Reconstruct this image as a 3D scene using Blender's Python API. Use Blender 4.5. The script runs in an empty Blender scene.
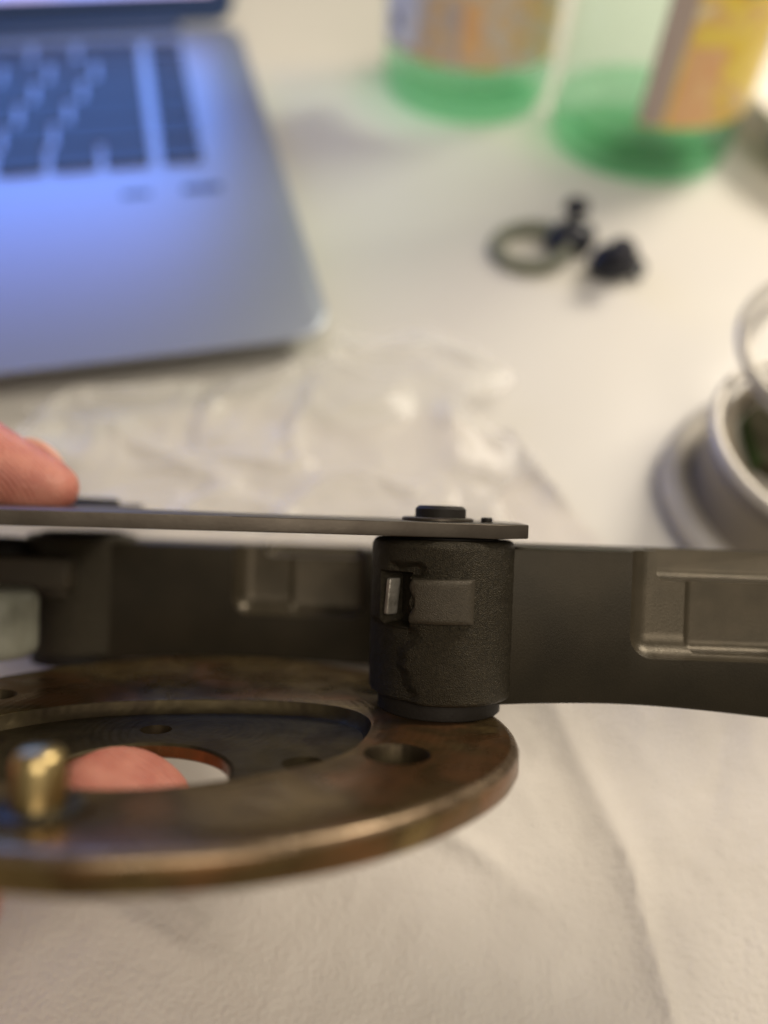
import bpy, bmesh, math, random
from mathutils import Vector, Matrix, noise
random.seed(7)
S = 0.01                      # everything below is written in centimetres
R = math.radians
scn = bpy.context.scene
C = scn.collection

# ------------------------------------------------------------------ camera
def cam_rot(pitch, roll):
    p, r = R(pitch), R(roll)
    fw = Vector((0, math.cos(p), -math.sin(p))); rt = Vector((1, 0, 0)); up = rt.cross(fw)
    rt2 = rt*math.cos(r)+up*math.sin(r); up2 = rt2.cross(fw)
    return Matrix((rt2, up2, -fw)).transposed().to_4x4()
CAMH = 15.5
CAMM = Matrix.Translation((0, 0, CAMH*S)) @ cam_rot(51, 4)
cd = bpy.data.cameras.new('camera'); cam = bpy.data.objects.new('camera', cd); C.objects.link(cam)
cam.matrix_world = CAMM
cd.sensor_fit = 'VERTICAL'; cd.sensor_height = 36; cd.sensor_width = 27; cd.lens = 28.125
cd.clip_start = 0.005; cd.clip_end = 50
cd.dof.use_dof = True; cd.dof.focus_distance = 0.110; cd.dof.aperture_fstop = 5.8
scn.camera = cam
scn.cycles.transparent_max_bounces = 40; scn.cycles.max_bounces = 14
scn.view_settings.view_transform = 'Standard'; scn.view_settings.look = 'None'
scn.view_settings.exposure = 0; scn.view_settings.gamma = 1

# ------------------------------------------------------------------ world and lamps
w = bpy.data.worlds.new('World'); scn.world = w; w.use_nodes = True
wn = w.node_tree; bg = wn.nodes['Background']
tc = wn.nodes.new('ShaderNodeTexCoord'); no = wn.nodes.new('ShaderNodeTexNoise'); no.inputs['Scale'].default_value = 1.3
cr = wn.nodes.new('ShaderNodeValToRGB')
cr.color_ramp.elements[0].position = .35; cr.color_ramp.elements[0].color = (.11, .10, .085, 1)
cr.color_ramp.elements[1].position = .7; cr.color_ramp.elements[1].color = (.42, .38, .315, 1)
wn.links.new(tc.outputs['Generated'], no.inputs['Vector']); wn.links.new(no.outputs['Fac'], cr.inputs['Fac'])
wn.links.new(cr.outputs['Color'], bg.inputs['Color']); bg.inputs['Strength'].default_value = .95

def area(name, loc, target, size, power, col):
    l = bpy.data.lights.new(name, 'AREA'); l.shape = 'DISK'; l.size = size; l.energy = power; l.color = col
    o = bpy.data.objects.new(name, l); C.objects.link(o); o.location = loc
    o.rotation_euler = (Vector(target)-Vector(loc)).to_track_quat('-Z', 'Y').to_euler(); return o
area('desk_lamp_light', (.50, .64, .55), (.10, .25, 0), .30, 6.4, (1, .90, .76))
area('overhead_fill', (.28, -.45, 1.25), (0, .12, 0), .8, 9.5, (1, .90, .77))  # added fill lamp, overhead and in front, to brighten the foreground

# ------------------------------------------------------------------ materials
MATS = {}
def mat(name, col, rough=.5, metal=0., col2=None, nscale=200., bump=0., bscale=None, spec=.5, trans=0., ior=1.45,
        emis=None, estr=0., sss=0., coat=0., rvar=0., lo=.35, hi=.65, detail=4., aniso=None):
    m = bpy.data.materials.new(name); m.use_nodes = True; nt = m.node_tree; b = nt.nodes['Principled BSDF']
    b.inputs['Base Color'].default_value = (*col, 1); b.inputs['Roughness'].default_value = rough
    b.inputs['Metallic'].default_value = metal; b.inputs['Specular IOR Level'].default_value = spec
    b.inputs['Transmission Weight'].default_value = trans; b.inputs['IOR'].default_value = ior
    b.inputs['Coat Weight'].default_value = coat
    if sss:
        b.inputs['Subsurface Weight'].default_value = sss; b.inputs['Subsurface Radius'].default_value = (1, .35, .2)
        b.inputs['Subsurface Scale'].default_value = .003
    if emis:
        b.inputs['Emission Color'].default_value = (*emis, 1); b.inputs['Emission Strength'].default_value = estr
    t = nt.nodes.new('ShaderNodeTexCoord')
    def noise_(sc, det=detail):
        n = nt.nodes.new('ShaderNodeTexNoise'); n.inputs['Scale'].default_value = sc; n.inputs['Detail'].default_value = det
        nt.links.new(t.outputs['Object'], n.inputs['Vector']); return n
    if col2:
        n = noise_(nscale); r = nt.nodes.new('ShaderNodeValToRGB')
        r.color_ramp.elements[0].position = lo; r.color_ramp.elements[1].position = hi
        r.color_ramp.elements[0].color = (*col, 1); r.color_ramp.elements[1].color = (*col2, 1)
        nt.links.new(n.outputs['Fac'], r.inputs['Fac']); nt.links.new(r.outputs['Color'], b.inputs['Base Color'])
    if rvar:
        n = noise_(nscale*.7); mr = nt.nodes.new('ShaderNodeMapRange')
        mr.inputs['To Min'].default_value = rough-rvar; mr.inputs['To Max'].default_value = rough+rvar
        nt.links.new(n.outputs['Fac'], mr.inputs['Value']); nt.links.new(mr.outputs['Result'], b.inputs['Roughness'])
    if bump:
        n = noise_(bscale or nscale, 3.); bp = nt.nodes.new('ShaderNodeBump'); bp.inputs['Strength'].default_value = bump
        bp.inputs['Distance'].default_value = .0009 if name == 'tissue_paper' else .0004
        nt.links.new(n.outputs['Fac'], bp.inputs['Height']); nt.links.new(bp.outputs['Normal'], b.inputs['Normal'])
    MATS[name] = m; return m
mat('table_laminate', (.66, .63, .57), .38, col2=(.69, .66, .60), nscale=6, bump=.05, bscale=500, spec=.4)
mat('tissue_paper', (.655, .605, .54), .9, col2=(.70, .65, .585), nscale=60, bump=.55, bscale=1250, spec=.1)
mat('aluminium', (.47, .50, .56), .46, .92, bump=.05, bscale=3000)
mat('key_plastic', (.02, .024, .035), .42)
mat('blue_lit_glass', (.03, .06, .16), .35)  # black glass with the screen's blue glare put into its colour
mat('key_well', (.50, .52, .56), .5, .9)
mat('cast_steel', (.020, .016, .009), .42, .55, col2=(.052, .041, .023), nscale=2400, bump=.75, bscale=6000, rvar=.12, lo=.3, hi=.8)
mat('arm_steel', (.022, .017, .009), .48, .4, spec=.34, col2=(.030, .023, .0125), nscale=120, bump=.16, bscale=5000, rvar=.06)
mat('pocket_steel_lit', (.062, .050, .031), .36, .5, col2=(.078, .062, .039), nscale=260, bump=.12, bscale=3500, rvar=.05)  # smoother finish; light caught in the pockets is put into the colour too
mat('boss_steel', (.052, .042, .028), .48, .4, col2=(.066, .053, .035), nscale=2600, bump=.4, bscale=6500)
mat('plate_steel', (.085, .070, .054), .44, .65, col2=(.066, .053, .040), nscale=200, bump=.07, bscale=1500, rvar=.06)
mat('black_oxide', (.016, .013, .010), .62, .15, spec=.3, bump=.15, bscale=1800)
mat('pale_steel', (.38, .35, .30), .45, .6, col2=(.25, .23, .19), nscale=700, bump=.4, bscale=1500)
mat('bright_steel', (.52, .52, .47), .4, .5, col2=(.35, .35, .3), nscale=150)
mat('clear_roller', (.36, .36, .29), .3, col2=(.22, .22, .17), nscale=150, trans=.25)
mat('brass', (.60, .46, .22), .30, 1., col2=(.46, .34, .15), nscale=250, bump=.06, bscale=1500)
mat('dark_bluing', (.06, .055, .045), .4, .8)
mat('skin', (.48, .165, .12), .46, col2=(.58, .24, .175), nscale=260, bump=.45, bscale=1700, sss=.18)
def ridges():
    nt = MATS['skin'].node_tree; b = nt.nodes['Principled BSDF']; t = nt.nodes.new('ShaderNodeTexCoord')
    w_ = nt.nodes.new('ShaderNodeTexWave'); w_.inputs['Scale'].default_value = 520; w_.inputs['Distortion'].default_value = 9; w_.inputs['Detail Scale'].default_value = .25
    w_.inputs['Detail'].default_value = 1; w_.bands_direction = 'DIAGONAL'
    bp = nt.nodes.new('ShaderNodeBump'); bp.inputs['Strength'].default_value = .45; bp.inputs['Distance'].default_value = .0002
    old = b.inputs['Normal'].links[0].from_socket
    nt.links.new(t.outputs['Object'], w_.inputs['Vector']); nt.links.new(w_.outputs['Fac'], bp.inputs['Height'])
    nt.links.new(old, bp.inputs['Normal']); nt.links.new(bp.outputs['Normal'], b.inputs['Normal'])
ridges()
mat('nail', (.74, .45, .36), .3, sss=.15)
mat('grey_metal', (.62, .58, .51), .45, .35, col2=(.54, .50, .44), nscale=60)
mat('dark_groove', (.30, .26, .20), .5, .3)
mat('dark_green_felt', (.055, .05, .03), .9, spec=.1, col2=(.07, .065, .04), nscale=100)
mat('green_plastic', (.05, .08, .03), .9, spec=.1)
mat('cable_grey', (.60, .56, .49), .35, .2)
mat('earbud_black', (.012, .014, .024), .3)
mat('earbud_tip', (.02, .02, .03), .6)
mat('wing_silicone', (.30, .31, .24), .45, trans=.45, ior=1.15)
mat('porcelain', (.86, .82, .74), .2)
mat('cap_white', (.75, .75, .72), .35)

def tempered(name, stops, sc, r0, r1):
    m = bpy.data.materials.new(name); m.use_nodes = True; nt = m.node_tree; b = nt.nodes['Principled BSDF']
    t = nt.nodes.new('ShaderNodeTexCoord'); n = nt.nodes.new('ShaderNodeTexNoise'); n.inputs['Scale'].default_value = sc
    n.inputs['Detail'].default_value = 6; n.inputs['Distortion'].default_value = .6; r = nt.nodes.new('ShaderNodeValToRGB'); e = r.color_ramp.elements
    while len(e) < len(stops): e.new(.5)
    for k, (p, c) in enumerate(stops): e[k].position = p; e[k].color = (*c, 1)
    nt.links.new(t.outputs['Object'], n.inputs['Vector']); nt.links.new(n.outputs['Fac'], r.inputs['Fac']); nt.links.new(r.outputs['Color'], b.inputs['Base Color'])
    b.inputs['Metallic'].default_value = .8
    # fine turning lines round the centre and smeared oil in the gloss
    w_ = nt.nodes.new('ShaderNodeTexWave'); w_.wave_type = 'RINGS'; w_.rings_direction = 'Z'; w_.inputs['Scale'].default_value = 260; w_.inputs['Distortion'].default_value = 2.5
    w_.inputs['Detail'].default_value = 3; w_.inputs['Detail Scale'].default_value = .6
    nt.links.new(t.outputs['Object'], w_.inputs['Vector'])
    bp = nt.nodes.new('ShaderNodeBump'); bp.inputs['Strength'].default_value = .10; bp.inputs['Distance'].default_value = .0002
    nt.links.new(w_.outputs['Fac'], bp.inputs['Height'])
    n2 = nt.nodes.new('ShaderNodeTexNoise'); n2.inputs['Scale'].default_value = 420; n2.inputs['Detail'].default_value = 5
    nt.links.new(t.outputs['Object'], n2.inputs['Vector'])
    bp2 = nt.nodes.new('ShaderNodeBump'); bp2.inputs['Strength'].default_value = .16; bp2.inputs['Distance'].default_value = .0003
    nt.links.new(n2.outputs['Fac'], bp2.inputs['Height']); nt.links.new(bp.outputs['Normal'], bp2.inputs['Normal']); nt.links.new(bp2.outputs['Normal'], b.inputs['Normal'])
    n3 = nt.nodes.new('ShaderNodeTexNoise'); n3.inputs['Scale'].default_value = sc*1.7; n3.inputs['Detail'].default_value = 4; n3.inputs['Distortion'].default_value = 1.2
    mr = nt.nodes.new('ShaderNodeMapRange'); mr.inputs['From Min'].default_value = .35; mr.inputs['From Max'].default_value = .65
    mr.inputs['To Min'].default_value = r0; mr.inputs['To Max'].default_value = r1
    nt.links.new(t.outputs['Object'], n3.inputs['Vector']); nt.links.new(n3.outputs['Fac'], mr.inputs['Value']); nt.links.new(mr.outputs['Result'], b.inputs['Roughness'])
    MATS[name] = m
tempered('ring_steel', [(.30, (.105, .066, .026)), (.42, (.215, .145, .055)), (.50, (.125, .078, .030)), (.60, (.205, .098, .038)), (.72, (.105, .064, .026))], 62, .20, .42)
tempered('ring_edge_worn', [(.35, (.17, .12, .072)), (.5, (.25, .18, .115)), (.65, (.12, .08, .045))], 260, .24, .42)
tempered('ring_recess_shaded', [(.35, (.045, .034, .018)), (.5, (.070, .053, .026)), (.65, (.040, .028, .016))], 90, .42, .62)  # darker than the ring: shade and dark reflections put into the colour
def ramp_label(name, stops, sc, detail=2.):
    m = bpy.data.materials.new(name); m.use_nodes = True; nt = m.node_tree; b = nt.nodes['Principled BSDF']
    t = nt.nodes.new('ShaderNodeTexCoord'); n = nt.nodes.new('ShaderNodeTexNoise'); n.inputs['Scale'].default_value = sc
    n.inputs['Detail'].default_value = detail; r = nt.nodes.new('ShaderNodeValToRGB'); r.color_ramp.interpolation = 'EASE'
    e = r.color_ramp.elements
    while len(e) < len(stops): e.new(.5)
    for k, (p, c) in enumerate(stops): e[k].position = p; e[k].color = (*c, 1)
    nt.links.new(t.outputs['Object'], n.inputs['Vector']); nt.links.new(n.outputs['Fac'], r.inputs['Fac'])
    nt.links.new(r.outputs['Color'], b.inputs['Base Color']); b.inputs['Roughness'].default_value = .35
    MATS[name] = m
ramp_label('label_pale', [(.3, (.50, .42, .40)), (.45, (.66, .52, .40)), (.52, (.72, .45, .16)), (.6, (.62, .55, .5)), (.75, (.5, .30, .22))], 75)
ramp_label('label_amber', [(.3, (.70, .42, .10)), (.42, (.82, .60, .06)), (.55, (.85, .66, .12)), (.62, (.76, .48, .16)), (.75, (.82, .72, .45))], 70)
mat('label_grey', (.42, .33, .30), .4, col2=(.5, .42, .38), nscale=90)
mat('label_white', (.80, .76, .72), .35, col2=(.68, .66, .66), nscale=80)
mat('label_ink', (.16, .16, .22), .4)
mat('label_orange', (.75, .40, .20), .4, col2=(.80, .52, .26), nscale=120)

def glass(name, col, rough=.03):
    m = bpy.data.materials.new(name); m.use_nodes = True; nt = m.node_tree; nt.nodes.remove(nt.nodes['Principled BSDF'])
    out = nt.nodes['Material Output']
    tr = nt.nodes.new('ShaderNodeBsdfTransparent'); tr.inputs[0].default_value = (*col, 1)
    gl = nt.nodes.new('ShaderNodeBsdfGlossy'); gl.inputs['Roughness'].default_value = .06
    df = nt.nodes.new('ShaderNodeBsdfTranslucent'); df.inputs[0].default_value = (*[c*.9 for c in col], 1)
    fr = nt.nodes.new('ShaderNodeFresnel'); fr.inputs[0].default_value = 1.22
    m1 = nt.nodes.new('ShaderNodeMixShader'); m2 = nt.nodes.new('ShaderNodeMixShader'); m1.inputs[0].default_value = .06
    nt.links.new(tr.outputs[0], m1.inputs[1]); nt.links.new(df.outputs[0], m1.inputs[2])
    ge = nt.nodes.new('ShaderNodeNewGeometry'); iv = nt.nodes.new('ShaderNodeMath'); iv.operation = 'SUBTRACT'; iv.inputs[0].default_value = 1
    mu = nt.nodes.new('ShaderNodeMath'); mu.operation = 'MULTIPLY'; nt.links.new(ge.outputs['Backfacing'], iv.inputs[1])
    nt.links.new(fr.outputs[0], mu.inputs[0]); nt.links.new(iv.outputs[0], mu.inputs[1])
    nt.links.new(mu.outputs[0], m2.inputs[0]); nt.links.new(m1.outputs[0], m2.inputs[1]); nt.links.new(gl.outputs[0], m2.inputs[2])
    nt.links.new(m2.outputs[0], out.inputs[0]); MATS[name] = m
glass('green_glass', (.93, .98, .95)); glass('green_glass_thick', (.70, .92, .79))

def bag_mat():
    m = bpy.data.materials.new('clear_film'); m.use_nodes = True; nt = m.node_tree; b = nt.nodes['Principled BSDF']
    out = nt.nodes['Material Output']
    b.inputs['Base Color'].default_value = (.80, .77, .71, 1); b.inputs['Roughness'].default_value = .22
    b.inputs['Specular IOR Level'].default_value = .45
    tr = nt.nodes.new('ShaderNodeBsdfTransparent'); mx = nt.nodes.new('ShaderNodeMixShader'); mx.inputs[0].default_value = .36
    nt.links.new(tr.outputs[0], mx.inputs[1]); nt.links.new(b.outputs[0], mx.inputs[2]); nt.links.new(mx.outputs[0], out.inputs[0])
    MATS['clear_film'] = m
bag_mat()
def screen_mat():
    m = bpy.data.materials.new('screen_glow'); m.use_nodes = True; nt = m.node_tree; b = nt.nodes['Principled BSDF']
    t = nt.nodes.new('ShaderNodeTexCoord'); sp = nt.nodes.new('ShaderNodeSeparateXYZ'); r = nt.nodes.new('ShaderNodeValToRGB')
    n = nt.nodes.new('ShaderNodeTexNoise'); n.inputs['Scale'].default_value = 9; ad = nt.nodes.new('ShaderNodeMath'); ad.operation = 'MULTIPLY_ADD'
    ad.inputs[1].default_value = .25
    r.color_ramp.elements[0].position = 0; r.color_ramp.elements[0].color = (.30, .22, .28, 1)
    r.color_ramp.elements[1].position = 1; r.color_ramp.elements[1].color = (.30, .24, .70, 1)
    for p, c in ((.12, (.26, .20, .30)), (.19, (.07, .24, .82)), (.45, (.12, .28, .85)), (.7, (.10, .25, .85))):
        e = r.color_ramp.elements.new(p); e.color = (*c, 1)
    nt.links.new(t.outputs['UV'], sp.inputs[0]); nt.links.new(t.outputs['Object'], n.inputs['Vector'])
    nt.links.new(n.outputs['Fac'], ad.inputs[0]); nt.links.new(sp.outputs['Y'], ad.inputs[2])
    nt.links.new(ad.outputs[0], r.inputs['Fac']); nt.links.new(r.outputs['Color'], b.inputs['Emission Color'])
    b.inputs['Emission Strength'].default_value = 4.0; b.inputs['Base Color'].default_value = (.01, .01, .01, 1); b.inputs['Roughness'].default_value = .3
    MATS['screen_glow'] = m
screen_mat()

# ------------------------------------------------------------------ helpers
def link(name, me, parent=None):
    o = bpy.data.objects.new(name, me); C.objects.link(o)
    if parent: o.parent = parent
    return o
def obj(name, bm, m, parent=None, smooth=True, off=(0, 0, 0), angle=35):
    """bm in cm (scene or thing coordinates); off is subtracted, then scaled to metres"""
    bmesh.ops.recalc_face_normals(bm, faces=bm.faces)
    for v in bm.verts: v.co = (v.co-Vector(off))*S
    me = bpy.data.meshes.new(name); bm.to_mesh(me); bm.free()
    me.materials.append(MATS[m])
    if smooth:
        for p in me.polygons: p.use_smooth = True
        me.set_sharp_from_angle(angle=R(angle))
    return link(name, me, parent)
def thing(name, label, cat, loc=(0, 0, 0), rot=None, group=None):
    o = bpy.data.objects.new(name, None); C.objects.link(o); o.empty_display_size = .01
    M = Matrix.Translation(Vector(loc)*S)
    if rot is not None: M = M @ rot
    o.matrix_world = M
    tag(o, label, cat, group); return o
def tag(o, label, cat, group=None):
    o['label'] = label; o['category'] = cat
    if group: o['group'] = group
def lathe(profile, n=96, c=(0, 0), closed=False, bm=None):
    bm = bm or bmesh.new(); rings = []
    for r, z in profile:
        if r <= 1e-6: rings.append([bm.verts.new((c[0], c[1], z))])
        else: rings.append([bm.verts.new((c[0]+r*math.cos(2*math.pi*k/n), c[1]+r*math.sin(2*math.pi*k/n), z)) for k in range(n)])
    prs = list(zip(rings, rings[1:]))
    if closed: prs.append((rings[-1], rings[0]))
    for a, b in prs:
        for k in range(n):
            q = (k+1) % n
            if len(a) == 1 and len(b) == 1: continue
            if len(a) == 1: bm.faces.new((a[0], b[k], b[q]))
            elif len(b) == 1: bm.faces.new((a[k], a[q], b[0]))
            else: bm.faces.new((a[k], a[q], b[q], b[k]))
    return bm
def puck(r, z0, z1, bev=.03, c=(0, 0), n=96, bm=None):
    p = [(0, z0)]
    for k in range(5):
        a = R(90*k/4); p.append((r-bev+bev*math.sin(a), z0+bev-bev*math.cos(a)))
    for k in range(5):
        a = R(90*k/4); p.append((r-bev+bev*math.cos(a), z1-bev+bev*math.sin(a)))
    p.append((0, z1)); return lathe(p, n, c, bm=bm)
def rbox(x0, x1, y0, y1, z0, z1, bev=.05, seg=3, bm=None):
    b = bmesh.new(); bmesh.ops.create_cube(b, size=1)
    for v in b.verts: v.co = Vector(((x0+x1)/2+v.co.x*(x1-x0), (y0+y1)/2+v.co.y*(y1-y0), (z0+z1)/2+v.co.z*(z1-z0)))
    if bev: bmesh.ops.bevel(b, geom=b.edges[:], offset=bev, segments=seg, affect='EDGES', profile=.5)
    if bm is None: return b
    me = bpy.data.meshes.new('t'); b.to_mesh(me); b.free(); bm.from_mesh(me); bpy.data.meshes.remove(me); return bm
def prism(pts, z0, z1, bev=0., seg=2):
    b = bmesh.new(); lo = [b.verts.new((x, y, z0)) for x, y in pts]; hi = [b.verts.new((x, y, z1)) for x, y in pts]
    n = len(pts); b.faces.new(lo[::-1]); b.faces.new(hi)
    for k in range(n): b.faces.new((lo[k], lo[(k+1) % n], hi[(k+1) % n], hi[k]))
    if bev:
        es = [e for e in b.edges if abs(e.verts[0].co.z-e.verts[1].co.z) < 1e-6]
        bmesh.ops.bevel(b, geom=es, offset=bev, segments=seg, affect='EDGES', profile=.5)
    return b
def spline(P, n, closed=True):
    P = [Vector(p) for p in P]; N = len(P); out = []
    rng = N if closed else N-1
    for i in range(rng):
        g = lambda k: P[k % N] if closed else P[min(max(k, 0), N-1)]
        a, b, c, d = g(i-1), g(i), g(i+1), g(i+2)
        for k in range(n):
            t = k/n
            out.append(.5*((2*b)+(c-a)*t+(2*a-5*b+4*c-d)*t*t+(3*b-a-3*c+d)*t**3))
    if not closed: out.append(P[-1])
    return out
def tube(path, rad, n=14, closed=False):
    b = bmesh.new(); rings = []; N = len(path); prev = None
    for i, p in enumerate(path):
        q = path[(i+1) % N] if closed else path[min(i+1, N-1)]; o = path[i-1] if (closed or i) else path[0]
        t = (q-o).normalized()
        s = prev if prev is not None else (Vector((0, 0, 1)) if abs(t.z) < .9 else Vector((1, 0, 0)))
        s = (s-t*s.dot(t)).normalized(); prev = s; u = t.cross(s)
        r = rad(i/(N-1)) if callable(rad) else rad
        rings.append([b.verts.new(p+(s*math.cos(2*math.pi*k/n)+u*math.sin(2*math.pi*k/n))*r) for k in range(n)])
    pr = list(zip(rings, rings[1:]))
    if closed: pr.append((rings[-1], rings[0]))
    for x, y in pr:
        for k in range(n): b.faces.new((x[k], x[(k+1) % n], y[(k+1) % n], y[k]))
    if not closed: b.faces.new(rings[0][::-1]); b.faces.new(rings[-1])
    return b
def resample(poly, c, n):
    """radius of a star-shaped outline about c at n angles"""
    out = []
    for k in range(n):
        a = 2*math.pi*k/n; d = Vector((math.cos(a), math.sin(a))); best = 0
        for i in range(len(poly)):
            p = Vector(poly[i][:2])-c; q = Vector(poly[(i+1) % len(poly)][:2])-c; e = q-p
            den = d.x*e.y-d.y*e.x
            if abs(den) < 1e-9: continue
            t = (p.x*e.y-p.y*e.x)/den; s = (p.x*d.y-p.y*d.x)/den
            if t > 0 and -1e-6 <= s <= 1+1e-6: best = max(best, t)
        out.append(best)
    return out
def boolean(o, cutters, op='DIFFERENCE'):
    for c in cutters:
        m = o.modifiers.new('b', 'BOOLEAN'); m.object = c; m.operation = op; m.solver = 'EXACT'; m.material_mode = 'TRANSFER'
    bpy.context.view_layer.update()
    dg = bpy.context.evaluated_depsgraph_get(); me = bpy.data.meshes.new_from_object(o.evaluated_get(dg))
    o.modifiers.clear(); o.data = me
    for p in me.polygons: p.use_smooth = True
    me.set_sharp_from_angle(angle=R(35))
    for c in cutters: bpy.data.objects.remove(c, do_unlink=True)
def sstep(a, b, x):
    t = max(0, min(1, (x-a)/(b-a))); return t*t*(3-2*t)

# ------------------------------------------------------------------ table
o = obj('table_top', rbox(-75, 75, -35, 75, -2.5, 0, .2), 'table_laminate'); o['kind'] = 'structure'

# tissue lying over the front of the table
def sheet(x0, x1, y0, y1, nx, ny, inside, hfun):
    b = bmesh.new(); V = {}
    for i in range(nx+1):
        for j in range(ny+1):
            x = x0+(x1-x0)*i/nx; y = y0+(y1-y0)*j/ny
            if inside(x, y): V[i, j] = b.verts.new((x, y, hfun(x, y)))
    for i in range(nx):
        for j in range(ny):
            q = [(i, j), (i+1, j), (i+1, j+1), (i, j+1)]
            if all(k in V for k in q): b.faces.new([V[k] for k in q])
    return b
def ridge(x, y, ax, ay, bx, by, wd, h):
    d = Vector((bx-ax, by-ay)); L = d.length; d /= L; p = Vector((x-ax, y-ay)); t = p.dot(d)/L
    s = p.x*d.y-p.y*d.x; f = (.45*math.exp(-(s/wd)**2)+.55*math.exp(-math.sqrt((s/wd*2)**2+.02)))*sstep(-.15, .2, t)*(1-sstep(.8, 1.15, t)); return h*f
def tissue_h(x, y):
    n = noise.noise(Vector((x*.22, y*.22, 3.1)))*.24+abs(noise.noise(Vector((x*.45+9, y*.35, 1))))*.10
    n += (1-abs(noise.noise(Vector((x*.9, y*.8, 7))))*2)**3*.018+noise.noise(Vector((x*2.2, y*2.2, 2)))*.014
    h = .38+n
    h += ridge(x, y, 3.6, 7.8, 5.0, 4.0, .40, .16)+ridge(x, y, 4.8, 4.6, 5.8, -1.5, .24, .15)+ridge(x, y, .6, 5.2, 2.6, 4.2, .22, .09)+ridge(x, y, -3.2, 3.4, -1.2, 1.8, .2, .08)+ridge(x, y, 1.4, 4.9, 3.2, 3.6, .3, .08)
    h += ridge(x, y, -5, 3.4, -1.8, 2.2, .3, .12)+ridge(x, y, 4.6, 12.8, 3.0, 15.6, .4, .35)
    return max(.06, h)
o = obj('paper_tissue', sheet(-12, 13, -6, 16, 250, 220,
        lambda x, y: y < 15.6+.4*math.sin(x*1.3)-max(0, x-3.2)*2.0-(0 if x > -6 else (-6-x)*1.2)+.0 or (y < 9.6-.12*(x-6)+.3*math.sin(x*2) and x < 12.7), tissue_h), 'tissue_paper')
tag(o, 'off white crinkled paper tissue spread on the table under the metal mechanism', 'tissue')

# clear crumpled bag
def bag_in(x, y):
    xx = x+.5*math.sin(y*1.7); 
    return -9.6 < xx < 3.4-(y-12)*.14+.4*math.sin(y*2.3) and 11 < y < min(18.9+.35*math.sin(x*2.1)-.0*x, 17.0+.315*(x+2.2) if x < -1.9 else 99)
def bag_h(x, y):
    wx = x+1.2*noise.noise(Vector((x*.4, y*.4, 11))); wy = y+1.2*noise.noise(Vector((x*.4, y*.4, 17)))
    r1 = 1-math.sqrt(noise.noise(Vector((wx*.36, wy*.6, 5.5)))**2+.004)*2.4; r2 = 1-math.sqrt(noise.noise(Vector((wx*.9, wy*1.1, 8.5)))**2+.006)*2.4
    edge = min(1, max(0, (3.3-x)/1.2), max(.0, (19-y)/1.2))
    return .75+(max(0, r1)**2*.40+max(0, r2)**2*.11+.25*noise.noise(Vector((x*.3, y*.3, 1))))*(.25+.75*max(0, edge))-.25*(1-edge)
o = obj('plastic_bag', sheet(-10, 4.2, 11, 19.6, 260, 170, bag_in, bag_h), 'clear_film')
tag(o, 'crumpled clear plastic bag lying in front of the laptop on the white table', 'plastic bag')

# ------------------------------------------------------------------ laptop (local: x leftwards from right edge = -x, y back)
LROT = Matrix.Rotation(R(16.6), 4, 'Z')
lap = thing('laptop', 'silver laptop with black keys and blue glowing screen at the upper left', 'laptop', (-1.72, 17.65, 0), LROT)
def rrect(x0, x1, y0, y1, r, n=8):
    P = []
    for cx, cy, a0 in ((x1-r, y0+r, -90), (x1-r, y1-r, 0), (x0+r, y1-r, 90), (x0+r, y0+r, 180)):
        for k in range(n+1):
            a = R(a0+90*k/n); P.append((cx+r*math.cos(a), cy+r*math.sin(a)))
    return P
W, D = 30.4, 21.6
b = prism(rrect(-W, 0, 0, D, 1.1), .25, 1.38, .12, 3)
for v_ in b.verts:          # the underside tapers up towards the front edge
    if v_.co.z < .8:
        k_ = 1-sstep(-.5, 7, v_.co.y); v_.co.z += .72*k_; v_.co.y += .35*max(0, 1-v_.co.y/2)
obj('base', b, 'aluminium', lap)
for fx in (-2.5, -W+2.5):
    for fy in (2.5, D-2.5): obj('rubber_foot', puck(.6, 0.0, .27, .04, (fx, fy), 24), 'black_oxide', lap)
kb = obj('keyboard_well', prism(rrect(-27.9, -2.45, 9.75, 20.1, .25), 1.38, 1.384), 'key_well', lap)
obj('touchpad', prism(rrect(-20.5, -10, 1.0, 8.6, .4), 1.38, 1.388), 'aluminium', lap)
x = -2.6
cols = []
rows = [(9.9, 1.62), (11.62, 1.62), (13.34, 1.62), (15.06, 1.62), (16.78, 1.62), (18.5, 1.4)]
for ri, (ky, kh) in enumerate(rows):
    x = -2.62
    widths = [1.35]+[1.5]*14 if ri else [1.35, 1.5, 1.5, 1.5, 1.85, 8.6, 1.85, 1.5, 1.5, 1.5]
    gap = .36
    for k, kw in enumerate(widths):
        if x-kw < -27.8: break
        if k == 1: kw = (1.5, 3.1, 2.6, 2.1, 1.6, 2.3)[ri]
        obj('key', prism(rrect(x-kw, x, ky, ky+kh-(.14 if k == 0 else 0), .15, 3), 1.384, 1.50, .03, 1), 'key_plastic', lap)
        x -= kw+(.40 if k == 0 else .24)
obj('port_sticker', prism(rrect(-3.45, -2.2, 7.95, 8.35, .05), 1.381, 1.387), 'key_plastic', lap)
obj('port_sticker', prism(rrect(-5.4, -4.5, 7.95, 8.25, .05), 1.381, 1.386), 'dark_bluing', lap)
obj('hinge', tube([Vector((-W+2.5, D-.15, 1.35)), Vector((-2.5, D-.15, 1.35))], .42, 20), 'blue_lit_glass', lap)
lid = bpy.data.objects.new('lid', None)
C.objects.link(lid); lid.parent = lap
lid.matrix_local = Matrix.Translation(Vector((0, D-.05, 1.45))*S) @ Matrix.Rotation(R(-18), 4, 'X')
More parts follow.
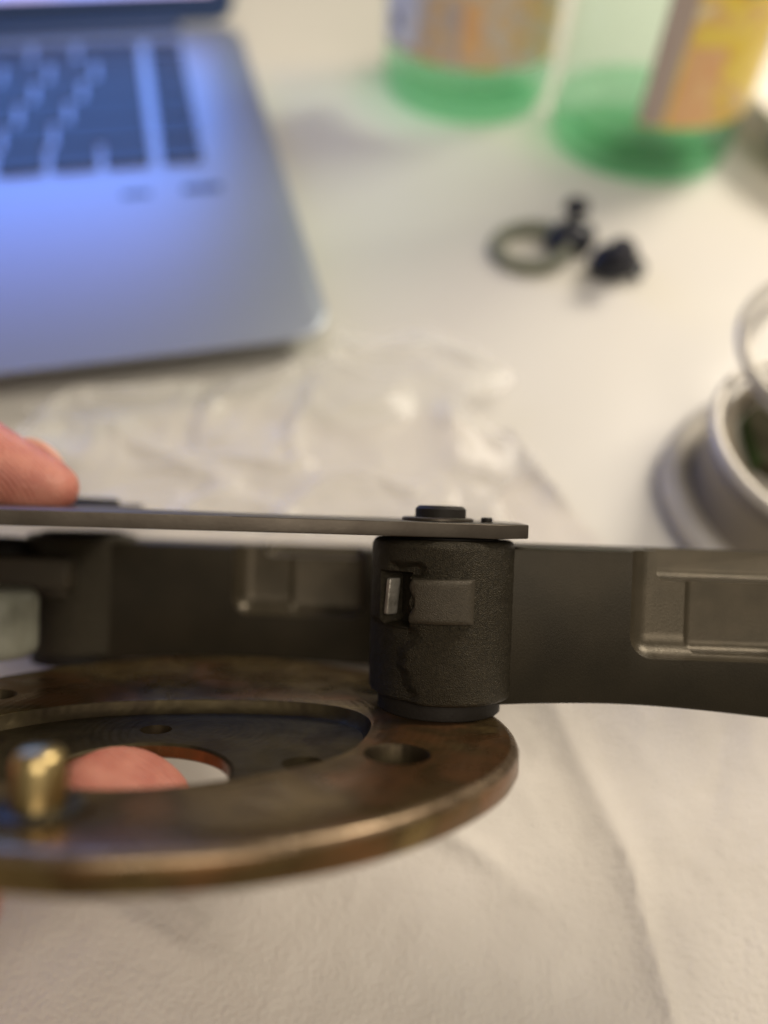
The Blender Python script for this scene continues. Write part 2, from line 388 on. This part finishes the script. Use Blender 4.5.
# lid as mesh child of laptop, screen as its sub-part
bpy.data.objects.remove(lid, do_unlink=True)
LM = Matrix.Translation(Vector((0, D-.05, 1.45))*S) @ Matrix.Rotation(R(72), 4, 'X')
lid = obj('lid', prism(rrect(-W, 0, 0, D-.4, 1.0), -.32, -.02, .08, 2), 'aluminium', lap); lid.matrix_local = LM
obj('bezel', prism(rrect(-W+.15, -.15, .12, D-.6, .8), -.02, .015), 'blue_lit_glass', lid)
b = prism(rrect(-W+.9, -.9, 1.15, D-1.3, .1), .015, .03); sc_ = obj('screen', b, 'screen_glow', lid, smooth=False)
uv = sc_.data.uv_layers.new(name='UVMap')
for l in sc_.data.loops:
    c = sc_.data.vertices[l.vertex_index].co/S; uv.data[l.index].uv = (-(c.x+.9)/(W-1.8), (c.y-1.15)/(D-2.45))

# ------------------------------------------------------------------ bottles
def bottle(loc, label, lab_a0, lab_a1, mname, z0, extra):
    t = thing('glass_bottle', label, 'bottle', loc, None, 'green glass bottles behind the earbuds')
    body = [(0, .55), (1.2, .5), (2.2, .25), (2.9, .02), (3.35, .12), (3.6, .5), (3.65, 1.1), (3.65, 12.5), (3.4, 13.6), (2.9, 15), (2.0, 16.6), (1.5, 18), (1.3, 19.5), (1.3, 21.3),
            (1.1, 21.3), (1.1, 19.5), (1.3, 17.9), (1.85, 16.5), (2.75, 14.9), (3.37, 13.5), (3.47, 12.4), (3.47, 1.6), (3.0, 1.0), (2.0, .95), (0, 1.05)]
    obj('bottle_body', lathe(body[6:22], 96), 'green_glass', t)
    obj('bottle_foot', lathe([(3.47, 1.6), (3.0, 1.0), (2.0, .95), (0, 1.05)][::-1]+[(3.65, 1.1), (3.6, .5), (3.35, .12), (2.9, .02), (2.2, .25), (1.2, .5), (0, .55)], 96), 'green_glass_thick', t)
    obj('cap', puck(1.45, 20.4, 21.9, .1), 'cap_white', t)
    def patch(name, a0, a1, z0, z1, m, rr, par, shape=None):
        n = 48; b = bmesh.new(); k = 14; V = []
        for i in range(n+1):
            a = R(a0+(a1-a0)*i/n); col = []
            s = (2*i/n-1); hh = math.sqrt(max(0.0004, 1-s*s)) if shape == 'oval' else 1
            for j in range(k+1):
                z = (z0+z1)/2+(z1-z0)/2*hh*(2*j/k-1)
                col.append(b.verts.new((rr*math.cos(a), rr*math.sin(a), z)))
            V.append(col)
        for i in range(n):
            for j in range(k): b.faces.new((V[i][j], V[i+1][j], V[i+1][j+1], V[i][j+1]))
        return obj(name, b, m, par)
    lab = patch('label', lab_a0, lab_a1, z0, 11.8, mname, 3.665, t)
    for e in extra: patch(e[0], e[1], e[2], e[3], e[4], e[5], e[6], lab, e[7] if len(e) > 7 else None)
    return t
bottle((2.25, 36.6, 0), 'green glass bottle with a pale pink and yellow label, standing beside the laptop', -163, -28, 'label_pale', 2.3,
       [('label_panel', -160, -128, 2.6, 5.6, 'label_white', 3.675), ('label_mark', -152, -142, 3.0, 3.6, 'label_ink', 3.685, 'oval'),
        ('label_panel', -100, -88, 2.7, 4.6, 'label_orange', 3.675), ('label_panel', -70, -45, 3.2, 6.0, 'label_pale', 3.675)])
bottle((9.2, 32.9, 0), 'green glass bottle with an amber yellow label, the nearer right one', -108, 50, 'label_amber', 2.3,
       [('label_stripe', -108, -94, 2.35, 11.7, 'label_grey', 3.675), ('label_panel', -92, -70, 2.4, 5.0, 'label_orange', 3.675),
        ('label_badge', -40, 30, 3.8, 8.6, 'label_white', 3.680, 'oval'), ('label_mark', -38, -26, 5.5, 5.9, 'label_ink', 3.690, 'oval'),
        ('label_mark', -24, -6, 5.2, 5.6, 'label_ink', 3.690, 'oval'), ('label_mark', -30, -10, 6.5, 6.9, 'label_ink', 3.690, 'oval'),
        ('label_mark', -70, -62, 6.5, 7.1, 'label_ink', 3.690, 'oval')])

# ------------------------------------------------------------------ earbuds
def earbud(loc, rz, label, lie):
    t = thing('earbud', label, 'earbud', loc, Matrix.Rotation(R(rz), 4, 'Z'), 'earbuds lying on the table')
    b = lathe([(0, 0), (.5, .03), (.8, .2), (.86, .5), (.74, .8), (.44, 1.0), (0, 1.05)], 40)
    bmesh.ops.scale(b, vec=(1.05, .8, 1), verts=b.verts); obj('housing', b, 'earbud_black', t)
    b = lathe([(0, 0), (.2, 0), (.2, .3), (.42, .42), (.46, .6), (.34, .82), (.16, .9), (0, .86)], 32)
    bmesh.ops.transform(b, matrix=Matrix.Translation((.1, .25, .8)) @ Matrix.Rotation(R(-38+lie), 4, 'X') @ Matrix.Rotation(R(15), 4, 'Y'), verts=b.verts)
    obj('ear_tip', b, 'earbud_tip', t); return t
e = earbud((5.7, 24.7, 0), 20, 'black earbud with a translucent ring-shaped ear loop, left of the pair', 10)
P = [Vector((-.2+1.2*(math.cos(a)-1), .1+1.1*math.sin(a), .28+.12*math.cos(a))) for a in [2*math.pi*k/40 for k in range(40)]]
obj('ear_loop', tube(P, .27, 12, True), 'wing_silicone', e)
e = earbud((7.0, 23.5, 0), 205, 'black earbud with a small fin, right of the pair on the table', 5)
P = [Vector((-.5-.55*math.sin(R(a)), .65*math.cos(R(a)), .25)) for a in range(0, 190, 12)]
obj('ear_loop', tube(P, .15, 10), 'earbud_black', e)

# ------------------------------------------------------------------ round tin with cable, cup
t = thing('metal_reel', 'grey metal reel with a dark groove at the right edge behind the mechanism', 'reel', (10.75, 13.5, 0))
obj('lower_flange', lathe([(0, 0), (3.3, 0), (3.65, .1), (3.8, .35), (3.75, .62), (3.5, .75), (3.2, .66), (3.0, .5), (0, .5)], 96), 'grey_metal', t)
obj('core', lathe([(0, .45), (3.1, .45), (2.95, 1.0), (3.0, 1.8), (2.6, 2.2), (2.5, 1.2), (0, 1.2)], 96), 'dark_groove', t)
obj('upper_rim', lathe([(3.08+.15*math.cos(2*math.pi*k/14), 2.4+.15*math.sin(2*math.pi*k/14)) for k in range(14)], 96, closed=True), 'grey_metal', t)
obj('inner_dish', lathe([(2.85, 2.25), (2.6, 1.7), (2.2, 1.45), (0, 1.4)], 64), 'grey_metal', t)
k = obj('centre_pad', prism(rrect(-1.9, 1.5, -.4, 1.9, .6), 1.42, 1.95, .1, 2), 'dark_green_felt', t)
obj('green_edge', prism(rrect(-1.96, -1.86, -.1, 1.5, .04), 1.42, 1.88, .02, 2), 'green_plastic', k)
P = [Vector((11.3+2.75*math.cos(a), 16.2+2.2*math.sin(a), 3.3+.7*math.sin(a+.3))) for a in [2*math.pi*k/60 for k in range(60)]]
P += [Vector((11.5+2.6*math.cos(a), 16.0+2.6*math.sin(a), 3.0+.6*math.sin(a+.8))) for a in [2*math.pi*k/60 for k in range(50)]]
P += [Vector((13.5, 13.3, 2.9)), Vector((15.5, 11.0, 1.2)), Vector((19, 10, .3)), Vector((25, 11, .2))]
o = obj('coiled_cable', tube(P, .14, 12), 'cable_grey'); tag(o, 'pale grey cable looped on top of the grey metal reel', 'cable')
t = thing('dish', 'shallow white porcelain dish at the right edge beyond the bottles, brightly lit', 'dish', (19.4, 33.2, 0))
obj('dish_body', lathe([(0, .25), (3.0, .25), (3.2, 0), (3.5, .05), (4.4, .6), (5.6, 1.5), (6.1, 2.1), (5.95, 2.15), (5.3, 1.65), (4.0, .8), (3.0, .5), (0, .45)], 96), 'porcelain', t)

# ------------------------------------------------------------------ the mechanism (frame L: camera at origin, X right, Y away, Z along the pivot axis)
LF = CAMM @ cam_rot(1, 2).inverted()
O = Vector((-2.4, 10.9, -3.3))
mech = bpy.data.objects.new('linkage_mechanism', None); C.objects.link(mech); mech.empty_display_size = .01
mech.matrix_world = LF @ Matrix.Translation(O*S)
tag(mech, 'dark steel linkage mechanism with pivot barrel, curved arms and bronze ring plate, held in hand', 'mechanism')
def part(name, bm, m, parent=None, **k): return obj(name, bm, m, parent or mech, off=O, **k)

# ring plate
Z0 = -3.065
outl = spline([(1.84, 10.3), (1.66, 9.5), (1.3, 8.8), (.71, 8.05), (-.02, 7.42), (-.95, 6.92), (-1.86, 6.68), (-2.8, 6.6), (-4.2, 6.85), (-5.5, 7.7), (-6.4, 9.1), (-6.7, 10.8),
               (-6.3, 12.4), (-5.3, 13.8), (-3.9, 14.75), (-2.3, 15.0), (-.9, 14.6), (.3, 13.7), (1.2, 12.6), (1.75, 11.4)], 10)
rec = spline([(-.1, 10.97), (-.2, 10.01), (-.55, 9.3), (-1.37, 8.66), (-2.2, 8.25), (-3.0, 8.12), (-4.0, 8.3), (-4.9, 8.95), (-5.25, 9.9), (-4.95, 10.7), (-4.0, 11.42),
              (-2.69, 11.77), (-1.4, 11.85), (-.5, 11.6)], 10)
cc = Vector((-2.75, 9.4)); N = 240
ro = resample(outl, cc, N); rr = resample(rec, cc, N)
hole = [(-2.75+1.06*math.cos(2*math.pi*k/120), 9.18+1.08*math.sin(2*math.pi*k/120)) for k in range(120)]
rh = resample(hole, cc, N)
T = .40
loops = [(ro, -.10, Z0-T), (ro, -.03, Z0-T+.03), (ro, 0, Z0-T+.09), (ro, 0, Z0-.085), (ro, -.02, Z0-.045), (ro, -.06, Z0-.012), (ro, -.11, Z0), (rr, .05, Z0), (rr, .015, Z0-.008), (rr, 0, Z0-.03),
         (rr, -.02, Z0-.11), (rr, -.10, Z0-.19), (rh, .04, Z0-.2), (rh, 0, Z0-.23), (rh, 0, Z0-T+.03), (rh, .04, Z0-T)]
b = bmesh.new(); L = []
for rad, off_, z in loops:
    L.append([b.verts.new((cc.x+(rad[k]+off_)*math.cos(2*math.pi*k/N), cc.y+(rad[k]+off_)*math.sin(2*math.pi*k/N), z)) for k in range(N)])
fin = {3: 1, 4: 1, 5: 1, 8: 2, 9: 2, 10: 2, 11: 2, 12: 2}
for i in range(len(L)):
    a_, b_ = L[i], L[(i+1) % len(L)]
    for k in range(N):
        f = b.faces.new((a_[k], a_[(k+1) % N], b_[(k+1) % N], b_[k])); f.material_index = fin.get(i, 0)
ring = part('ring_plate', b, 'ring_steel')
ring.data.materials.append(MATS['ring_edge_worn']); ring.data.materials.append(MATS['ring_recess_shaded'])
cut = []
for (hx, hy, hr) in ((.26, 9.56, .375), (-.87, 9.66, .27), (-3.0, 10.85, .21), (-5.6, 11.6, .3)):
    c = part('cut', lathe([(0, Z0-1), (hr, Z0-1), (hr, Z0-.05), (hr+.04, Z0+.01), (hr+.2, Z0+.25), (0, Z0+.25)], 48, (hx, hy)), 'ring_recess_shaded'); cut.append(c)
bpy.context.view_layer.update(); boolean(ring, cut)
# brass pin and washer
part('pin_washer', lathe([(.2, Z0), (.38, Z0), (.42, Z0+.02), (.42, Z0+.05), (.38, Z0+.07), (.2, Z0+.07)], 64, (-3.16, 7.5), True), 'dark_bluing')
part('brass_pin', lathe([(0, Z0+.02), (.25, Z0+.02), (.25, Z0+.44), (.243, Z0+.49), (.222, Z0+.54), (.185, Z0+.58), (.13, Z0+.607), (.07, Z0+.618), (0, Z0+.62)], 48, (-3.16, 7.5)), 'brass', angle=80)

# pivot barrel
def barrel_mesh(cx, cy, r, z0, z1, rot=0, n=420, m=220):
    b = bmesh.new(); G = []
    for j in range(m+1):
        z = z0+(z1-z0)*j/m; row = []
        t = (z-z0)/(z1-z0)
        e = 0
        if z1-z < .13: q = (.13-(z1-z))/.13; e = .13*(1-math.sqrt(max(0, 1-q*q)))
        if z-z0 < .06: q = (.06-(z-z0))/.06; e = .06*(1-math.sqrt(max(0, 1-q*q)))
        for i in range(n):
            a = -180+360*i/n       # 0 = toward camera (-Y), positive to the right
            rr_ = r-e
            # notch left of the boss
            jag = 1.6*math.sin(t*38)
            nt_ = sstep(-60, -57, a)*(1-sstep(-31+jag, -28+jag, a))*sstep(.46, .485, t)*(1-sstep(.775, .80, t))
            rr_ -= .34*nt_
            nt2 = sstep(-52, -44, a)*(1-sstep(-26, -12, a))*sstep(.77, .79, t)*(1-sstep(.82+.012*math.sin(R(a)*11), .875, t))
            rr_ -= .10*nt2*(1-nt_)
            # broken lower left edge of the casting skin
            lim = -24+7*math.sin(t*15+1.0)+6*noise.noise(Vector((t*14, 3, 1)))
            lo_ = (1-sstep(lim-15, lim+3, a))*sstep(-100, -70, a)*(1-sstep(.44, .5, t))
            rr_ -= .085*lo_
            rr_ += .006*noise.noise(Vector((a*.09, z*6, 2)))
            th = R(a+rot); row.append(b.verts.new((cx+rr_*math.sin(th), cy-rr_*math.cos(th), z)))
        G.append(row)
    for j in range(m):
        for i in range(n): b.faces.new((G[j][i], G[j][(i+1) % n], G[j+1][(i+1) % n], G[j+1][i]))
    b.faces.new(G[0][::-1]); b.faces.new(G[-1])
    return b
def boss_mesh(cx, cy, r, z0, z1, a0, a1, rot=0, n=60, m=30, th_=.085):
    b = bmesh.new(); G = []
    for j in range(m+1):
        row = []
        for i in range(n+1):
            s, t = i/n, j/m
            ed = min(s*(a1-a0)*math.pi/180*r, (1-s)*(a1-a0)*math.pi/180*r*.45, t*(z1-z0), (1-t)*(z1-z0))
            h = th_*math.sqrt(max(0, 1-(1-min(1, ed/.09))**2))
            a = a0+(a1-a0)*s-(2.2*math.sin(t*9+.5) if s < .08 else 0); z = z0+(z1-z0)*t+.02*(s-.5)
            R_ = r-.03+h+(.03 if ed > 0 else 0); th = R(a+rot)
            row.append(b.verts.new((cx+R_*math.sin(th), cy-R_*math.cos(th), z)))
        G.append(row)
    for j in range(m):
        for i in range(n): b.faces.new((G[j][i], G[j][i+1], G[j+1][i+1], G[j+1][i]))
    return b
def pivot(cx, cy, zb, zt, rot, r=1.06):
    p = part('pivot_barrel', barrel_mesh(cx, cy, r, zb, zt, rot), 'cast_steel')
    h = zt-zb
    part('boss', boss_mesh(cx, cy, r, zb+h*.495, zb+h*.775, -27, 20, rot), 'boss_steel', p)
    a = R(-58+rot); part('notch_sliver', rbox(-.07, .07, -.10, .10, -.27, .25, .03, 4), 'pale_steel', p)
    k = p.children[-1] if p.children[-1].name.startswith('notch') else [c for c in p.children if c.name.startswith('notch')][0]
    # stand the pale sliver in the left end of the notch
    for v in k.data.vertices:
        c = v.co/S+O; c.x *= 1-.55*abs(c.z)/.3; c.x += c.z*.10; q = Matrix.Rotation(R(-52+rot), 3, 'Z') @ Vector((c.x, c.y, 0))
        ax = cx+(r-.13)*math.sin(R(-54+rot)); ay = cy-(r-.13)*math.cos(R(-54+rot))
        v.co = (Vector((ax+q.x, ay+q.y, zb+h*.64+c.z))-O)*S
    part('collar', puck(.905, zb-.24, zb+.06, .03, (cx, cy)), 'black_oxide')
    part('spacer', lathe([(0, zt-.05), (.80, zt-.05), (.80, zt+.02), (.74, zt+.055), (0, zt+.055)], 72, (cx, cy)), 'black_oxide')
pivot(.91, 11.87, -2.83, -.555, 0)
pivot(-6.0, 16.0, -3.2, -.93, -12)

# arms
def arm(x0, x1, y0, dz, px0, px1, curve, xo, hgt=2.3, sc=1.0, tilt=0):
    """curved flat arm; face toward the camera at y0, pocket from px0 to px1"""
    n = 60; pts = []
    def yf(x): return y0+curve*(1-((x-(x0+x1)/2)/((x1-x0)/2))**2)
    b = bmesh.new(); G = []
    th = 1.6*sc
    for i in range(n+1):
        x = x0+(x1-x0)*i/n; u = (x-x0)/(x1-x0); zb = -2.95+.10*math.sin(math.pi*min(1, u*1.35))*(1-u)-.16*sstep(.25, 1, u)+dz+tilt*(1-u)
        zt = -2.95+hgt+dz; bv = .07
        prof = [(0, zb+bv), (bv*.3, zb+bv*.3), (bv, zb), (th-bv, zb), (th, zb+bv), (th, zt-bv), (th-bv, zt), (bv, zt), (bv*.3, zt-bv*.3), (0, zt-bv)]
        G.append([b.verts.new((x, yf(x)+py, pz)) for py, pz in prof])
    for a_, b_ in zip(G, G[1:]):
        for k in range(10): b.faces.new((a_[k], a_[(k+1) % 10], b_[(k+1) % 10], b_[k]))
    b.faces.new(G[0]); b.faces.new(G[-1][::-1])
    o = part('arm', b, 'arm_steel')
    ym = yf((px0+px1)/2)
    c1 = part('cut', rbox(px0, px1, ym-1.2, ym+.36*sc, -2.2+dz, -.2+dz, .35, 10), 'pocket_steel_lit')
    c2 = part('cut', rbox(px0+xo, px1-.12, ym-.6, ym+1.15, -1.09+dz, -.2+dz, .13, 6), 'pocket_steel_lit')
    c3 = part('cut', rbox(px0+xo*1.9, px1-.02, ym-.4, ym+.53, -2.14+dz, -.85+dz, .16, 8), 'pocket_steel_lit')
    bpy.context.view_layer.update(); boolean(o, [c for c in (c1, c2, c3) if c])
    return o
arm(1.5, 8.2, 11.45, 0, 3.62, 6.9, .12, .48)
arm(-5.6, 2.2, 15.3, -.14, -2.86, -.3, .1, .55, hgt=2.06, tilt=-.25)
part('roller', puck(.72, -3.0, -1.80, .22, (-6.72, 13.9)), 'clear_roller')
part('lug', rbox(-7.3, -5.72, 14.55, 15.3, -1.90, -1.30, .08, 3), 'boss_steel')
part('arm_link', rbox(-8.6, -6.75, 14.9, 15.8, -2.6, -1.0, .3, 5), 'black_oxide')

# cover plate
pl = [(1.62, 10.98), (2.06, 11.35), (2.08, 12.3), (1.6, 12.8), (.2, 12.9), (-2.0, 12.6), (-4.2, 13.0), (-4.9, 14.4), (-5.0, 16.6), (-6.2, 17.2), (-8.6, 16.4), (-9.6, 14), (-9.4, 11.4), (-7.6, 9.9), (-4.9, 10.05), (-2.0, 10.55)]
part('cover_plate', prism(pl, -.51, -.31, .02, 2), 'plate_steel')
part('bolt_washer', lathe([(0, -.32), (.50, -.32), (.53, -.30), (.53, -.27), (.5, -.255), (0, -.255)], 72, (.80, 11.85)), 'plate_steel')
def bolt(cx, cy, z, r=.375, h=.17):
    p = part('bolt_head', lathe([(0, z), (r, z), (r, z+h-.045), (r-.05, z+h), (r-.14, z+h+.004), (r-.17, z+h-.02), (0, z+h-.02)], 72, (cx, cy)), 'black_oxide')
bolt(.84, 11.85, -.258); bolt(-5.55, 15.2, -.318, .5, .12)
part('dowel', puck(.085, -.32, -.235, .02, (1.52, 11.8), 32), 'black_oxide')

# ------------------------------------------------------------------ hand (cm, frame L), one continuous skin
def hand():
    V = []; E_ = []; RD = []
    def v(p, r, par=None):
        V.append(Vector(p)); RD.append(r); i = len(V)-1
        if par is not None: E_.append((par, i))
        return i
    wr = v((-16.5, 10.2, -4.6), 2.3)
    fa = v((-22, 7.5, -6.0), 2.7, wr); fb = v((-30, 5, -7.0), 3.3, fa)
    pm = v((-13.6, 11.0, -3.9), 2.1, wr)
    th0 = v((-12.3, 12.2, -2.0), 1.5, pm)
    th1 = v((-10.2, 13.0, .2), 1.15, th0); th2 = v((-8.1, 13.4, 1.05), .92, th1)
    th3 = v((-6.6, 13.3, .34), .72, th2); th4 = v((-5.75, 13.3, .02), .56, th3); v((-5.05, 13.3, -.12), .34, th4)
    k1 = v((-10.6, 12.4, -5.2), 1.25, pm)   # index
    a = v((-8.2, 12.6, -5.1), .92, k1); a = v((-5.9, 11.7, -4.75), .86, a); a = v((-4.3, 10.4, -4.32), .84, a); a = v((-3.4, 9.75, -4.1), .86, a); a = v((-2.85, 9.42, -3.72), .90, a); v((-2.74, 9.36, -3.36), .72, a)
    k2 = v((-10.8, 9.8, -5.8), 1.25, pm)    # middle
    a = v((-8.3, 8.8, -6.4), .95, k2); a = v((-6.6, 8.0, -5.7), .82, a); a = v((-5.2, 7.8, -4.7), .66, a); a = v((-4.2, 7.6, -4.05), .52, a); v((-3.55, 7.45, -3.92), .44, a)
    k3 = v((-11.2, 8.1, -6.3), 1.2, pm)     # ring
    a = v((-8.9, 6.9, -7.2), .9, k3); a = v((-6.9, 5.9, -7.1), .82, a); a = v((-5.8, 5.5, -6.4), .7, a); v((-5.4, 5.5, -5.8), .55, a)
    k4 = v((-11.9, 6.6, -6.6), 1.05, pm)    # little
    a = v((-10.0, 5.2, -7.4), .78, k4); a = v((-8.5, 4.4, -7.5), .7, a); v((-7.6, 4.2, -7.0), .58, a)
    me = bpy.data.meshes.new('hand'); me.from_pydata(V, E_, []); o = link('hand', me)
    m = o.modifiers.new('s', 'SKIN'); m.use_smooth_shade = True
    for i, sv in enumerate(me.skin_vertices[0].data): sv.radius = (RD[i], RD[i]); sv.use_root = (i == 0)
    s = o.modifiers.new('u', 'SUBSURF'); s.levels = 3; s.render_levels = 3
    bpy.context.view_layer.update(); dg = bpy.context.evaluated_depsgraph_get()
    nm = bpy.data.meshes.new_from_object(o.evaluated_get(dg)); o.modifiers.clear(); o.data = nm
    org = Vector((-13.6, 11, -3.9))
    for vv in nm.vertices: vv.co = (vv.co-org)*S
    for p in nm.polygons: p.use_smooth = True
    nm.materials.clear(); nm.materials.append(MATS['skin'])
    o.matrix_world = LF @ Matrix.Translation(org*S)
    tag(o, 'bare hand gripping the mechanism, thumb on the top plate and fingertip under the ring', 'hand')
    b = bmesh.new(); bmesh.ops.create_uvsphere(b, u_segments=24, v_segments=12, radius=1)
    bmesh.ops.scale(b, vec=(.52, .42, .10), verts=b.verts)
    bmesh.ops.transform(b, matrix=Matrix.Translation(Vector((-6.0, 13.85, .42))) @ Matrix.Rotation(R(26), 4, 'Y') @ Matrix.Rotation(R(-62), 4, 'X'), verts=b.verts)
    obj('thumbnail', b, 'nail', o, off=org)
hand()
